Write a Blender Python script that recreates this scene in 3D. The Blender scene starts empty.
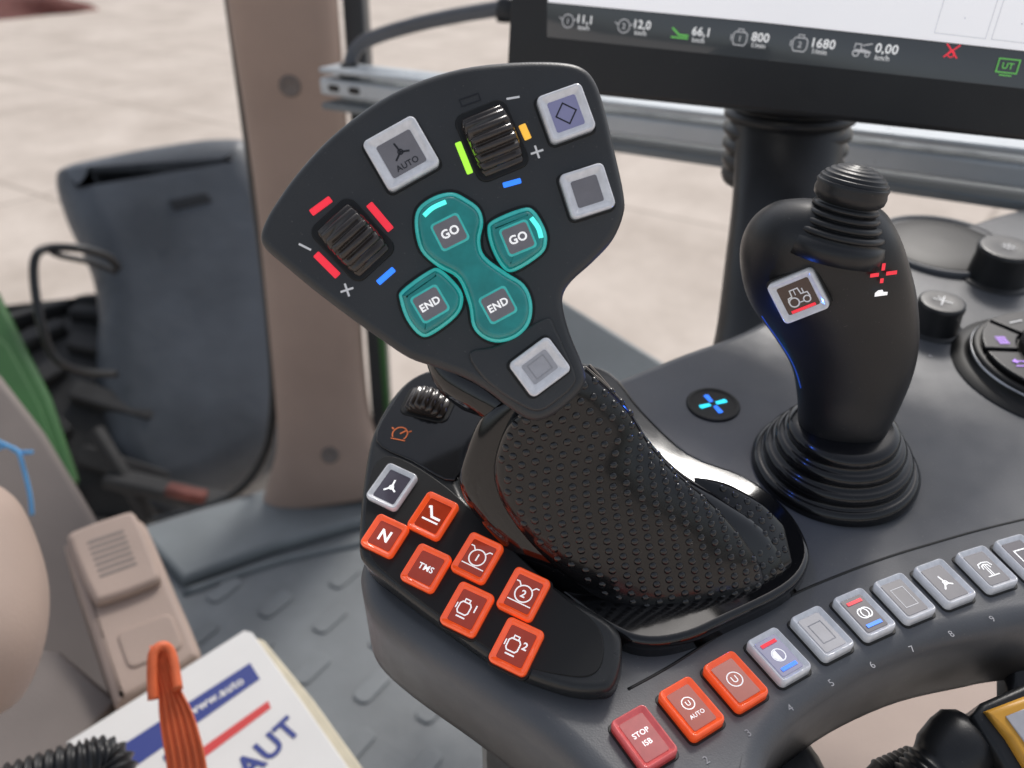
import bpy, math, random
from mathutils import Vector, Matrix
from mathutils.bvhtree import BVHTree
random.seed(4)
V=Vector
sc=bpy.context.scene
# ------------------------------------------------------------------ camera geometry
FPX=850.0; TH=math.radians(30)
C=V((0,0,0.95))
Fv=V((0,math.cos(TH),-math.sin(TH))); Uv=V((0,math.sin(TH),math.cos(TH))); Rv=V((1,0,0))
def ray(u,v): return Fv+Rv*((u-512)/FPX)+Uv*((384-v)/FPX)
def D(u,v,t): return C+ray(u,v)*t
def on(u,v,pl):
    d=ray(u,v); p,n=pl
    return C+d*((p-C).dot(n)/d.dot(n))
def lift(pl,h): return (pl[0]+pl[1]*h,pl[1])
n0=V((0,-math.sin(math.radians(8)),math.cos(math.radians(8))))
CON=(C-n0*0.30,n0)

cam=bpy.data.cameras.new("Camera"); camo=bpy.data.objects.new("Camera",cam)
sc.collection.objects.link(camo); sc.camera=camo
camo.location=C; camo.rotation_euler=(math.radians(90)-TH,0,0)
cam.sensor_width=36; cam.lens=FPX/1024*36; cam.clip_start=0.01; cam.clip_end=800
cam.dof.use_dof=True; cam.dof.focus_distance=0.345; cam.dof.aperture_fstop=8

# ------------------------------------------------------------------ materials
def setv(node,name,val):
    if name in node.inputs: node.inputs[name].default_value=val
def mat(name,col,rough=.5,metal=0,emis=None,es=0,bump=None,var=0,vscale=30,coat=0,rvar=0,spec=.5,trans=0,dust=0):
    m=bpy.data.materials.new(name); m.use_nodes=True
    nt=m.node_tree; b=nt.nodes["Principled BSDF"]
    c=(*col,1); b.inputs["Base Color"].default_value=c
    b.inputs["Roughness"].default_value=rough; b.inputs["Metallic"].default_value=metal
    setv(b,"Specular IOR Level",spec); setv(b,"Coat Weight",coat); setv(b,"Coat Roughness",.06)
    setv(b,"Transmission Weight",trans)
    if emis: b.inputs["Emission Color"].default_value=(*emis,1); b.inputs["Emission Strength"].default_value=es
    try: m.cycles.emission_sampling='NONE'
    except Exception: pass
    tc=nt.nodes.new("ShaderNodeTexCoord")
    src=None
    if var:
        n=nt.nodes.new("ShaderNodeTexNoise"); n.inputs["Scale"].default_value=vscale; n.inputs["Detail"].default_value=6
        nt.links.new(tc.outputs["Object"],n.inputs["Vector"])
        r=nt.nodes.new("ShaderNodeValToRGB")
        r.color_ramp.elements[0].position=.3; r.color_ramp.elements[1].position=.7
        r.color_ramp.elements[0].color=tuple(x*(1-var) for x in col)+(1,)
        r.color_ramp.elements[1].color=tuple(min(1,x*(1+var)) for x in col)+(1,)
        nt.links.new(n.outputs["Fac"],r.inputs["Fac"]); nt.links.new(r.outputs["Color"],b.inputs["Base Color"])
        src=r.outputs["Color"]
    if dust:
        n=nt.nodes.new("ShaderNodeTexNoise"); n.inputs["Scale"].default_value=900; n.inputs["Detail"].default_value=2
        nt.links.new(tc.outputs["Object"],n.inputs["Vector"])
        r=nt.nodes.new("ShaderNodeValToRGB"); r.color_ramp.elements[0].position=.70; r.color_ramp.elements[1].position=.78
        r.color_ramp.elements[1].color=(dust,dust,dust,1)
        nt.links.new(n.outputs["Fac"],r.inputs["Fac"])
        mx=nt.nodes.new("ShaderNodeMix"); mx.data_type='RGBA'
        nt.links.new(r.outputs["Color"],mx.inputs[0])
        if src: nt.links.new(src,mx.inputs[6])
        else: mx.inputs[6].default_value=c
        mx.inputs[7].default_value=(.45,.42,.38,1)
        nt.links.new(mx.outputs[2],b.inputs["Base Color"])
    if rvar:
        n=nt.nodes.new("ShaderNodeTexNoise"); n.inputs["Scale"].default_value=45; n.inputs["Detail"].default_value=8
        nt.links.new(tc.outputs["Object"],n.inputs["Vector"])
        mr=nt.nodes.new("ShaderNodeMapRange"); mr.inputs["To Min"].default_value=max(.02,rough-rvar); mr.inputs["To Max"].default_value=rough+rvar
        mr.inputs["From Min"].default_value=.3; mr.inputs["From Max"].default_value=.7
        nt.links.new(n.outputs["Fac"],mr.inputs["Value"]); nt.links.new(mr.outputs["Result"],b.inputs["Roughness"])
    if bump:
        n=nt.nodes.new("ShaderNodeTexNoise"); n.inputs["Scale"].default_value=bump[0]; n.inputs["Detail"].default_value=3
        nt.links.new(tc.outputs["Object"],n.inputs["Vector"])
        bp=nt.nodes.new("ShaderNodeBump"); bp.inputs["Strength"].default_value=bump[1]; bp.inputs["Distance"].default_value=bump[2]
        nt.links.new(n.outputs["Fac"],bp.inputs["Height"]); nt.links.new(bp.outputs["Normal"],b.inputs["Normal"])
    return m
M={}
M['grey']=mat("soft_grey_plastic",(.050,.052,.054),.38,bump=(1500,.25,.0003),rvar=.08,dust=.18,var=.12,vscale=25)
M['pod']=mat("dark_satin_keypad_plastic",(.026,.027,.028),.30,bump=(1500,.15,.0003),rvar=.08,dust=.18)
M['grey2']=mat("console_grey_plastic",(.115,.120,.130),.44,bump=(1300,.3,.0003),rvar=.08,dust=.25,var=.12,vscale=18)
M['gloss']=mat("gloss_black_plastic",(.006,.006,.007),.10,rvar=.05,coat=.5,dust=.08)
M['black']=mat("matt_black_rubber",(.017,.018,.020),.36,bump=(1800,.2,.0003),rvar=.08,dust=.15)
M['rubber']=mat("satin_black_rubber",(.009,.009,.010),.18,rvar=.06,coat=.2,dust=.08)
M['dimple']=mat("glossy_black_dimples",(.010,.010,.011),.14,coat=.6)
M['wheelm']=mat("glossy_ribbed_wheel",(.035,.026,.021),.14,coat=.6,var=.3,vscale=200)
M['pocket']=mat("dark_pocket",(.006,.006,.006),.5)
M['white']=mat("clear_white_bezel",(.66,.66,.69),.08,emis=(.88,.92,1),es=.15,coat=1,var=.14,vscale=300)
M['lcd']=mat("grey_display",(.17,.165,.175),.10,emis=(.5,.48,.55),es=.08,coat=.8,var=.10,vscale=150)
M['lcdd']=mat("dark_display",(.05,.045,.06),.10,emis=(.5,.45,.6),es=.06,coat=.8)
M['lcdbr']=mat("brown_display",(.04,.022,.018),.10,emis=(.6,.3,.2),es=.03,coat=.8)
M['lcdl']=mat("pale_display",(.36,.36,.38),.12,emis=(.8,.8,.9),es=.10,coat=.8,var=.10,vscale=150)
M['lcdb']=mat("bluish_display",(.22,.22,.34),.10,emis=(.5,.5,.95),es=.14,coat=.8)
M['or']=mat("lit_orange_bezel",(.85,.11,.03),.08,emis=(1,.10,.015),es=.48,coat=1,var=.18,vscale=260)
M['orl']=mat("orange_display",(.22,.030,.013),.10,emis=(1,.08,.02),es=.20,coat=.8,var=.15,vscale=200)
M['redb']=mat("red_bezel",(.58,.13,.13),.08,emis=(1,.08,.08),es=.22,coat=1,var=.15,vscale=260)
M['redl']=mat("red_display",(.35,.08,.08),.12,emis=(1,.12,.12),es=.14,coat=.8,var=.15,vscale=200)
M['teal']=mat("teal_translucent_plastic",(.012,.21,.205),.05,emis=(.0,.55,.52),es=.11,coat=1,var=.25,vscale=130)
M['tealrim']=mat("teal_bright_rim",(.06,.50,.47),.08,emis=(.05,.8,.72),es=.22,coat=1,var=.2,vscale=180)
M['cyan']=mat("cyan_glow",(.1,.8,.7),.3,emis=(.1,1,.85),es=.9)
M['eW']=mat("white_print_lit",(.9,.9,.9),.4,emis=(1,1,1),es=.6)
M['eWs']=mat("soft_white_print",(.6,.6,.62),.4,emis=(1,1,1),es=.2)
M['eP']=mat("purple_icon",(.4,.2,.8),.4,emis=(.55,.25,1),es=.6)
M['grp']=mat("grey_print",(.38,.38,.40),.5)
M['dkp']=mat("dark_print",(.02,.02,.025),.4)
M['eR']=mat("red_light",(.9,.05,.07),.3,emis=(1,.03,.06),es=.6)
M['eB']=mat("blue_light",(.05,.2,.9),.3,emis=(.03,.22,1),es=1.0)
M['eBs']=mat("painted_blue_spill",(.02,.06,.3),.3,emis=(.03,.15,1),es=.30)  # emission for the painted blue LED spill on the joystick grip
M['eC']=mat("cyan_light",(.05,.8,.9),.3,emis=(.03,.75,1),es=1.1)
M['eG']=mat("green_light",(.4,.9,.1),.3,emis=(.45,1,.05),es=.8)
M['eY']=mat("amber_light",(.9,.6,.1),.3,emis=(1,.5,.05),es=.7)
M['eO']=mat("orange_print",(.6,.15,.05),.4,emis=(1,.22,.05),es=.2)
M['eGr']=mat("green_print",(.15,.5,.1),.4,emis=(.2,.8,.15),es=.35)
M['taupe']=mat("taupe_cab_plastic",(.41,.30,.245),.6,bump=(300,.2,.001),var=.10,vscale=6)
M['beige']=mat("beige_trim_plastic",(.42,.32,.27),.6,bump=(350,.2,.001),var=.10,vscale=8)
M['trimd']=mat("dark_taupe_trim",(.20,.17,.155),.65,bump=(300,.2,.001),var=.12,vscale=8)  # grey taupe, darker than the other cab plastics
M['mat']=mat("grey_floor_rubber",(.175,.190,.200),.5,bump=(220,.4,.001),var=.2,vscale=7,rvar=.1)
M['sill']=mat("blue_grey_sill",(.185,.205,.215),.5,bump=(220,.3,.001),var=.15,vscale=9)
M['metal']=mat("painted_metal",(.52,.56,.59),.35,metal=.15,var=.1,vscale=8,rvar=.1)
M['steel']=mat("brushed_steel",(.55,.56,.58),.3,metal=1,rvar=.08)
M['fend']=mat("dusty_blue_grey_mudguard",(.085,.096,.112),.5,var=.35,vscale=4,rvar=.15,bump=(25,.3,.004))
M['frame']=mat("dark_frame_plastic",(.05,.055,.06),.5,var=.15,vscale=6)
M['tyre']=mat("tyre_rubber",(.03,.03,.031),.8,bump=(60,.4,.004),var=.3,vscale=10)
M['green']=mat("green_body_paint",(.035,.13,.03),.4,coat=.3,var=.2,vscale=5)
M['paper']=mat("white_card",(.76,.75,.73),.55,bump=(400,.1,.0005),var=.04,vscale=12)
M['cream']=mat("cream_pages",(.66,.60,.46),.7,bump=(600,.3,.0006),var=.08,vscale=60)
M['navy']=mat("navy_print",(.03,.05,.25),.5)
M['redp']=mat("red_print",(.65,.05,.05),.5)
M['strap']=mat("orange_strap",(.75,.15,.05),.5,bump=(600,.4,.0008),var=.15,vscale=40)
M['bluetie']=mat("blue_cable_tie",(.12,.40,.75),.4)
M['scr']=mat("screen_bar_dark",(.015,.017,.02),.12,emis=(.16,.18,.2),es=.18,coat=.5)
M['scrw']=mat("screen_light",(.5,.5,.5),.2,emis=(.95,.95,1),es=.62)
M['scrg']=mat("screen_tile_border",(.4,.4,.4),.2,emis=(.55,.56,.6),es=.6)
M['yel']=mat("yellow_frame",(.75,.38,.05),.4)
M['rust']=mat("rusty_mud",(.16,.05,.04),.8,var=.4,vscale=20)

def ground_mat():
    m=bpy.data.materials.new("concrete_yard"); m.use_nodes=True; nt=m.node_tree; b=nt.nodes["Principled BSDF"]
    b.inputs["Roughness"].default_value=.85
    tc=nt.nodes.new("ShaderNodeTexCoord"); mp=nt.nodes.new("ShaderNodeMapping"); mp.inputs["Rotation"].default_value=(0,0,math.radians(35))
    nt.links.new(tc.outputs["Object"],mp.inputs["Vector"])
    n=nt.nodes.new("ShaderNodeTexNoise"); n.inputs["Scale"].default_value=.9; n.inputs["Detail"].default_value=9; n.inputs["Roughness"].default_value=.72
    nt.links.new(mp.outputs["Vector"],n.inputs["Vector"])
    r=nt.nodes.new("ShaderNodeValToRGB"); r.color_ramp.elements[0].position=.30; r.color_ramp.elements[1].position=.68
    r.color_ramp.elements[0].color=(.46,.39,.33,1); r.color_ramp.elements[1].color=(.70,.615,.54,1)
    nt.links.new(n.outputs["Fac"],r.inputs["Fac"])
    br=nt.nodes.new("ShaderNodeTexBrick"); br.inputs["Scale"].default_value=1; br.inputs["Brick Width"].default_value=3.4; br.inputs["Row Height"].default_value=2.6
    br.inputs["Mortar Size"].default_value=.03; br.inputs["Mortar Smooth"].default_value=.5; br.offset=0
    nt.links.new(mp.outputs["Vector"],br.inputs["Vector"])
    mx=nt.nodes.new("ShaderNodeMix"); mx.data_type='RGBA'
    mul=nt.nodes.new("ShaderNodeMath"); mul.operation='MULTIPLY'; mul.inputs[1].default_value=.5
    nt.links.new(br.outputs["Fac"],mul.inputs[0]); nt.links.new(mul.outputs[0],mx.inputs[0])
    nt.links.new(r.outputs["Color"],mx.inputs[6]); mx.inputs[7].default_value=(.24,.19,.15,1)
    nt.links.new(mx.outputs[2],b.inputs["Base Color"])
    return m
M['ground']=ground_mat()

# ------------------------------------------------------------------ object helpers
WL={}
def empty(name,loc,label,cat,group=None):
    o=bpy.data.objects.new(name,None); o.empty_display_size=.02; sc.collection.objects.link(o); o.location=loc
    o["label"]=label; o["category"]=cat
    if group: o["group"]=group
    WL[o.name]=V(loc); return o
def mk(name,verts,faces,mt,parent=None,smooth=True,wn=True,label=None,cat=None,kind=None):
    verts=[V(v) for v in verts]
    lo=V([min(v[i] for v in verts) for i in range(3)]); hi=V([max(v[i] for v in verts) for i in range(3)])
    c=(lo+hi)/2
    me=bpy.data.meshes.new(name); me.from_pydata([v-c for v in verts],[],faces); me.update()
    o=bpy.data.objects.new(name,me); sc.collection.objects.link(o); o.location=c; WL[o.name]=c
    me.materials.append(M[mt] if isinstance(mt,str) else mt)
    if smooth:
        for p in me.polygons: p.use_smooth=True
        if wn:
            w=o.modifiers.new("wn",'WEIGHTED_NORMAL'); w.keep_sharp=True; w.weight=100
    if parent:
        o.parent=parent; o.matrix_parent_inverse=Matrix.Translation(-WL[parent.name])
    if label: o["label"]=label
    if cat: o["category"]=cat
    if kind: o["kind"]=kind
    return o
def crom(p,k,closed=True):
    n=len(p); out=[]
    rng=range(n) if closed else range(n-1)
    for i in rng:
        if closed: a,b,c,d=p[(i-1)%n],p[i],p[(i+1)%n],p[(i+2)%n]
        else: a,b,c,d=p[max(i-1,0)],p[i],p[i+1],p[min(i+2,n-1)]
        for j in range(k):
            t=j/k
            out.append(.5*((2*b)+(c-a)*t+(2*a-5*b+4*c-d)*t*t+(3*b-a-3*c+d)*t**3))
    if not closed: out.append(p[-1].copy())
    return out
def slabgeo(pts,n,thick,r,segs=4,taper=0.0,base=0):
    pts=list(pts); m=len(pts)
    A=V((0,0,0))
    for i in range(m): A+=pts[i].cross(pts[(i+1)%m])
    if A.dot(n)<0: pts.reverse()
    inw=[]
    for i in range(m):
        t=(pts[(i+1)%m]-pts[i-1])
        if t.length<1e-9: t=pts[(i+1)%m]-pts[i]
        t.normalize(); inw.append(n.cross(t).normalized())
    rings=[(-taper,-thick),(0,-r)] if r>0 else [(-taper,-thick),(0,0)]
    for s in range(1,segs+1) if r>0 else []:
        a=s/segs*math.pi/2; rings.append((r*(1-math.cos(a)),-r+r*math.sin(a)))
    vs=[];fs=[]
    for off,h in rings:
        for i in range(m): vs.append(pts[i]+inw[i]*off+n*h)
    for k in range(len(rings)-1):
        for i in range(m):
            j=(i+1)%m; fs.append((base+k*m+i,base+k*m+j,base+(k+1)*m+j,base+(k+1)*m+i))
    fs.append(tuple(base+(len(rings)-1)*m+i for i in range(m)))
    fs.append(tuple(base+i for i in reversed(range(m))))
    return vs,fs
def slab(name,pts,n,thick,r,mt,parent=None,sub=4,segs=4,taper=0,**kw):
    if sub>1: pts=crom(pts,sub)
    vs,fs=slabgeo(pts,n,thick,r,segs,taper)
    return mk(name,vs,fs,mt,parent,**kw)
def slabpx(name,px,pl,thick,r,mt,parent=None,**kw):
    return slab(name,[on(u,v,pl) for u,v in px],pl[1],thick,r,mt,parent,**kw)
def rrect(fr,w,h,rad,k=5,cx=0,cy=0):
    o,X,Y,N=fr; out=[]
    for sx,sy,a0 in((1,1,0),(-1,1,90),(-1,-1,180),(1,-1,270)):
        for i in range(k+1):
            a=math.radians(a0+90*i/k)
            out.append(o+X*(cx+sx*(w/2-rad)+rad*math.cos(a))+Y*(cy+sy*(h/2-rad)+rad*math.sin(a)))
    return out
def frame(pl,u,v,du,dv):
    o=on(u,v,pl); X=(on(u+du,v+dv,pl)-o).normalized(); N=pl[1].normalized(); Y=N.cross(X).normalized()
    return (o,X,Y,N)
def fup(fr,h): return (fr[0]+fr[3]*h,fr[1],fr[2],fr[3])
def ring(o,X,Y,r,k):
    return [o+X*(r*math.cos(2*math.pi*i/k))+Y*(r*math.sin(2*math.pi*i/k)) for i in range(k)]
def perp(ax):
    ax=ax.normalized(); a=V((1,0,0)) if abs(ax.x)<.8 else V((0,1,0))
    X=(a-ax*a.dot(ax)).normalized(); return X,ax.cross(X)
def lathegeo(o,ax,prof,k=56,base=0):
    ax=ax.normalized(); X,Y=perp(ax); vs=[];fs=[]
    for r,z in prof: vs+=ring(o+ax*z,X,Y,max(r,1e-5),k)
    for a in range(len(prof)-1):
        for i in range(k):
            j=(i+1)%k; fs.append((base+a*k+i,base+a*k+j,base+(a+1)*k+j,base+(a+1)*k+i))
    fs.append(tuple(base+(len(prof)-1)*k+i for i in range(k))); fs.append(tuple(base+i for i in reversed(range(k))))
    return vs,fs
def lathe(name,o,ax,prof,mt,parent=None,k=56,**kw):
    vs,fs=lathegeo(o,ax,prof,k); return mk(name,vs,fs,mt,parent,**kw)
def tube(name,pts,r,mt,parent=None,k=14,sub=6,rf=None,**kw):
    pts=crom(pts,sub,False) if sub>1 else pts
    vs=[];fs=[]; X=None
    for i,p in enumerate(pts):
        t=(pts[min(i+1,len(pts)-1)]-pts[max(i-1,0)]).normalized()
        if X is None: X,_=perp(t)
        X=(X-t*X.dot(t)).normalized(); Y=t.cross(X)
        rr=r if rf is None else rf(i)
        vs+=ring(p,X,Y,rr,k)
    for a in range(len(pts)-1):
        for i in range(k):
            j=(i+1)%k; fs.append((a*k+i,a*k+j,(a+1)*k+j,(a+1)*k+i))
    fs.append(tuple((len(pts)-1)*k+i for i in range(k))); fs.append(tuple(reversed(range(k))))
    return mk(name,vs,fs,mt,parent,**kw)
def loftrings(secs,sub=5,k=48,pw=1.0):
    """secs: (L,R,front,back). Returns a list of rings."""
    Ls=crom([s[0] for s in secs],sub,False); Rs=crom([s[1] for s in secs],sub,False)
    fb=crom([V((s[2],s[3],0)) for s in secs],sub,False)
    out=[]
    for L,R,f in zip(Ls,Rs,fb):
        Mi=(L+R)/2; w=(R-L)/2; fd=(C-Mi); fd=(fd-w*(fd.dot(w)/w.length_squared)).normalized()
        rg=[]
        for i in range(k):
            a=2*math.pi*i/k; s=math.sin(a); c=math.cos(a)
            if pw!=1: s=math.copysign(abs(s)**pw,s); c=math.copysign(abs(c)**pw,c)
            rg.append(Mi+w*c+fd*(s*(f[0] if s>0 else f[1])))
        out.append(rg)
    return out
def ringsgeo(rings):
    k=len(rings[0]); vs=[p for r in rings for p in r]; fs=[]
    for a in range(len(rings)-1):
        for i in range(k):
            j=(i+1)%k; fs.append((a*k+i,(a+1)*k+i,(a+1)*k+j,a*k+j))
    fs.append(tuple(range(k))); fs.append(tuple((len(rings)-1)*k+i for i in reversed(range(k))))
    return vs,fs
def beam(name,a,b,w,h,up,mt,parent=None,r=.004,**kw):
    """rounded rectangular bar from a to b."""
    ax=(b-a).normalized(); X=up.cross(ax).normalized(); Y=ax.cross(X).normalized()
    pr=rrect((a,X,Y,ax),w,h,min(r,w*.49,h*.49),4)
    vs=pr+[p+(b-a) for p in pr]; m=len(pr)
    fs=[(i,(i+1)%m,m+(i+1)%m,m+i) for i in range(m)]+[tuple(reversed(range(m))),tuple(range(m,2*m))]
    return mk(name,vs,fs,mt,parent,**kw)

# ---------- 2D glyphs in millimetres
def stroke(pts,w,closed=False):
    P=[V((x,y)) for x,y in pts]; n=len(P); L=[];R=[]
    for i in range(n):
        a=P[i-1] if (i>0 or closed) else P[i]; b=P[(i+1)%n] if (i<n-1 or closed) else P[i]
        d1=(P[i]-a); d2=(b-P[i])
        if d1.length<1e-9: d1=d2
        if d2.length<1e-9: d2=d1
        d1=d1.normalized(); d2=d2.normalized()
        t=(d1+d2); t=t.normalized() if t.length>1e-6 else d1
        nn=V((-t.y,t.x)); m=1/max(.4,nn.dot(V((-d1.y,d1.x))))
        L.append(P[i]+nn*w/2*m); R.append(P[i]-nn*w/2*m)
    vs=L+R; fs=[(n+i,n+(i+1)%n,(i+1)%n,i) for i in range(n if closed else n-1)]
    return vs,fs
def circ(x,y,r,w,a0=0,a1=360,k=24):
    full=abs(a1-a0)>=360; kk=k if full else k+1
    return stroke([(x+r*math.cos(math.radians(a0+(a1-a0)*i/k)),y+r*math.sin(math.radians(a0+(a1-a0)*i/k))) for i in range(kk)],w,full)
def poly(pts): return [V(p) for p in pts],[tuple(range(len(pts)))]
def disc(x,y,r,k=20): return poly([(x+r*math.cos(2*math.pi*i/k),y+r*math.sin(2*math.pi*i/k)) for i in range(k)])
def rect(x,y,w,h): return poly([(x-w/2,y-h/2),(x+w/2,y-h/2),(x+w/2,y+h/2),(x-w/2,y+h/2)])
_tc={}
def text(s,size,x=0,y=0,bold=.03,rot=0,align='CENTER',sx=1):
    key=(s,bold)
    if key not in _tc:
        cu=bpy.data.curves.new("t",'FONT'); cu.body=s; cu.size=1; cu.align_x='CENTER'; cu.align_y='CENTER'; cu.offset=bold; cu.resolution_u=3
        cu.space_character=1.0+bold*2.5
        ob=bpy.data.objects.new("t",cu); sc.collection.objects.link(ob)
        dg=bpy.context.evaluated_depsgraph_get(); me=bpy.data.meshes.new_from_object(ob.evaluated_get(dg))
        vv=[(v.co.x,v.co.y) for v in me.vertices]; ff=[tuple(p.vertices) for p in me.polygons]
        ys=[b for a,b in vv]; cy=(max(ys)+min(ys))/2; xs=[a for a,b in vv]; cx=(max(xs)+min(xs))/2
        vv=[(a-cx,b-cy) for a,b in vv]
        _tc[key]=(vv,ff); bpy.data.objects.remove(ob); bpy.data.meshes.remove(me); bpy.data.curves.remove(cu)
    vv,ff=_tc[key]; c,s_=math.cos(math.radians(rot)),math.sin(math.radians(rot)); off=0
    if align=='LEFT': off=-min(a for a,b in vv)
    return [V((x+size*((a+off)*sx*c-b*s_),y+size*((a+off)*sx*s_+b*c))) for a,b in vv],ff
def symbol(name,fr,geos,mt,parent,h=.0002,scale=.001,**kw):
    vs=[];fs=[]; o,X,Y,N=fr
    for q,(v2,f2) in enumerate(geos):
        b=len(vs); vs+=[o+X*(p[0]*scale)+Y*(p[1]*scale)+N*(h+q*.000025) for p in v2]; fs+=[tuple(b+i for i in f) for f in f2]
    return mk(name,vs,fs,mt,parent,smooth=False,**kw)
def button(parent,fr,w,h,bez,lens,sym=None,symm='eW',hg=.003,ins=.72,rad=.0022,extra=None,name="push_button",lip=.0016):
    vs,fs=slabgeo(rrect(fup(fr,.0004),w+.0018,h+.0018,rad+.0006),fr[3],.002,.0003,2)
    mk("button_surround",vs,fs,'pocket',parent)
    m=w*(1-ins)
    rings=[(0,-.0012),(0,hg-.0012),(.0004,hg-.0005),(.0010,hg-.0001),(.0016,hg),(max(.0017,m*.38),hg-.0001),(m*.50,hg-lip*.22),(m*.92,hg-lip*.85),(m,hg-lip)]
    vs=[];k=24
    for off,z in rings: vs+=rrect(fup(fr,z),w-off,h-off,max(rad-off*.4,.0005))
    fs=[(a*k+i,a*k+(i+1)%k,(a+1)*k+(i+1)%k,(a+1)*k+i) for a in range(len(rings)-1) for i in range(k)]
    fs.append(tuple((len(rings)-1)*k+i for i in range(k))); fs.append(tuple(reversed(range(k))))
    bt=mk(name,vs,fs,bez,parent,wn=False)
    f2=fup(fr,hg-lip+.00025)
    vs,fs=slabgeo(rrect(f2,w-m-.0002,h-m-.0002,rad*.4),fr[3],.0006,.0001,1)
    ln=mk("display_lens",vs,fs,lens,bt)
    if sym: symbol("symbol",f2,sym,symm,bt,h=.0001)
    if extra:
        for g,mm in extra: symbol("coloured_mark",f2,g,mm,bt,h=.0003)
    return bt

# ================================================================== SETTING
g=mk("ground",[V((-150,-60,-1.3)),V((150,-60,-1.3)),V((150,240,-1.3)),V((-150,240,-1.3))],[(0,1,2,3)],'ground',smooth=False,kind="structure")
ZF=(V((0,0,0)),V((0,0,1)))
fl=slabpx("cab_floor",[(110,535),(200,508),(300,478),(420,462),(560,440),(760,420),(1250,470),(1250,1100),(-300,1100),(-160,640)],ZF,.05,.006,'mat',sub=1,kind="structure")
vs=[];fs=[]
o0=on(330,620,ZF); ex=(on(400,590,ZF)-o0).normalized(); ey=V((0,0,1)).cross(ex)
for i in range(-5,7):
    for j in range(-5,6):
        c=o0+ex*(i*.115+(.057 if j%2 else 0))+ey*(j*.075)+V((0,0,.0035))
        ang=.42
        X=ex*math.cos(ang)+ey*math.sin(ang); Y=V((0,0,1)).cross(X)
        d=c-C; uu=512+FPX*d.x/d.dot(Fv); vv=384-FPX*d.dot(Uv)/d.dot(Fv)
        if not(190<uu<760 and 575<vv<900): continue
        a,b=slabgeo(rrect((c,X,Y,V((0,0,1))),.058,.028,.010,3),V((0,0,1)),.004,.002,2,base=len(vs)); vs+=a;fs+=b
mk("floor_tread_pads",vs,fs,'mat',kind="stuff",label="raised grey rubber tread pads on cab floor",cat="floor mat")
SL=(V((0,0,.022)),V((0,0,1)))
e=empty("door_sill",on(250,520,SL),"blue grey plastic door sill step beside the floor mat","door sill")
slabpx("sill_step",[(140,530),(200,510),(285,484),(420,464),(440,500),(350,522),(270,545),(182,578)],SL,.03,.012,'sill',e,sub=1)
tube("sill_edge_strip",[on(184,594,ZF)+V((0,0,.002)),on(280,562,ZF)+V((0,0,.002)),on(370,542,ZF)+V((0,0,.002)),on(470,516,ZF)+V((0,0,.002))],.007,'sill',e)

# ------------------------------------------------ pillar
pbot=D(322,480,1.5)
e=empty("cab_pillar",pbot,"taupe plastic clad cab pillar with bolts beside the door","cab pillar")
rn=[(222,-70,332,-75,1.10),(232,20,338,15,1.16),(246,110,345,105,1.23),(258,200,352,195,1.3),(268,300,359,295,1.38),(276,390,366,385,1.45),(278,440,374,432,1.48),(270,476,388,462,1.5),(262,500,400,480,1.52)]
rg=[]
for L,R in zip(crom([D(a,b,t) for a,b,_,_,t in rn],4,False),crom([D(a,b,t) for _,_,a,b,t in rn],4,False)):
    Mi=(L+R)/2; w=(R-L)/2; fd=C-Mi; fd.z=0; fd=(fd-w*(fd.dot(w)/w.length_squared)).normalized()
    ring_=[]
    for i in range(40):
        a=2*math.pi*i/40; c,s=math.cos(a),math.sin(a)
        c=math.copysign(abs(c)**.6,c); s=math.copysign(abs(s)**.7,s)
        ring_.append(Mi+w*c+fd*(.045*s))
    rg.append(ring_)
vs,fs=ringsgeo(rg); pil=mk("pillar_cladding",vs,fs,'taupe',e,wn=False)
pbv=BVHTree.FromPolygons(vs,fs)
def hit(bv,u,v):
    d=ray(u,v).normalized(); r=bv.ray_cast(C,d); n=r[1]
    if n is None: return None,None
    if n.dot(d)>0: n=-n
    return r[0],n
for u,v in((290,86),(330,455)):
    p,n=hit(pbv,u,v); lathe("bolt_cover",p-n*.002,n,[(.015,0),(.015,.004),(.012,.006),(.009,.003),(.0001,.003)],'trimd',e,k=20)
tube("rubber_seal",[D(u,v,t+.03) for u,v,t in [(222,-60,1.1),(238,60,1.18),(255,190,1.3),(268,300,1.38),(274,400,1.45),(262,460,1.5),(225,500,1.55),(150,522,1.6)]],.008,'black',e)
beam("dark_inner_frame",D(352,-60,1.17),D(384,440,1.56),.055,.03,V((1,0,0)),'frame',e)
beam("green_reflection_strip",D(366,100,1.2),D(388,420,1.5),.012,.012,V((1,0,0)),'green',e)  # painted strip imitating a green reflection along the dark pillar edge

# ------------------------------------------------ front window rail
a=D(332,84,1.06); b=D(1060,176,.68)
e=empty("window_rail",a,"grey painted metal mounting rail with slots across the front window","metal rail")
beam("rail_profile",a,b,.040,.020,V((0,0,1)),'metal',e,r=.004)
ax=(b-a).normalized()
beam("rail_upper_lip",a+V((0,0,.020))+ax*.004,b+V((0,0,.020)),.046,.006,V((0,0,1)),'metal',e,r=.002)
beam("rail_lower_lip",a-V((0,0,.022))+ax*.004,b-V((0,0,.022)),.050,.008,V((0,0,1)),'sill',e,r=.002)
side=V((0,0,1)).cross(ax).normalized()
if side.y>0: side=-side
for q in (.022,.055):
    f=(a+ax*q+side*.0205,ax,V((0,0,1)),side)
    v_,f_=slabgeo(rrect(f,.018,.008,.0035),side,.003,.0005,2); mk("rail_slot",v_,f_,'pocket',e)
e=empty("window_trim",D(600,345,1.0),"blue grey lower front window trim behind the armrest","window trim")
slab("trim_panel",[D(540,285,1.15),D(600,320,1.08),D(668,362,1.0),D(720,420,.95),D(540,440,1.0),D(480,380,1.1)],V((.1,-.5,.85)).normalized(),.05,.01,'sill',e,sub=1)
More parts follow.
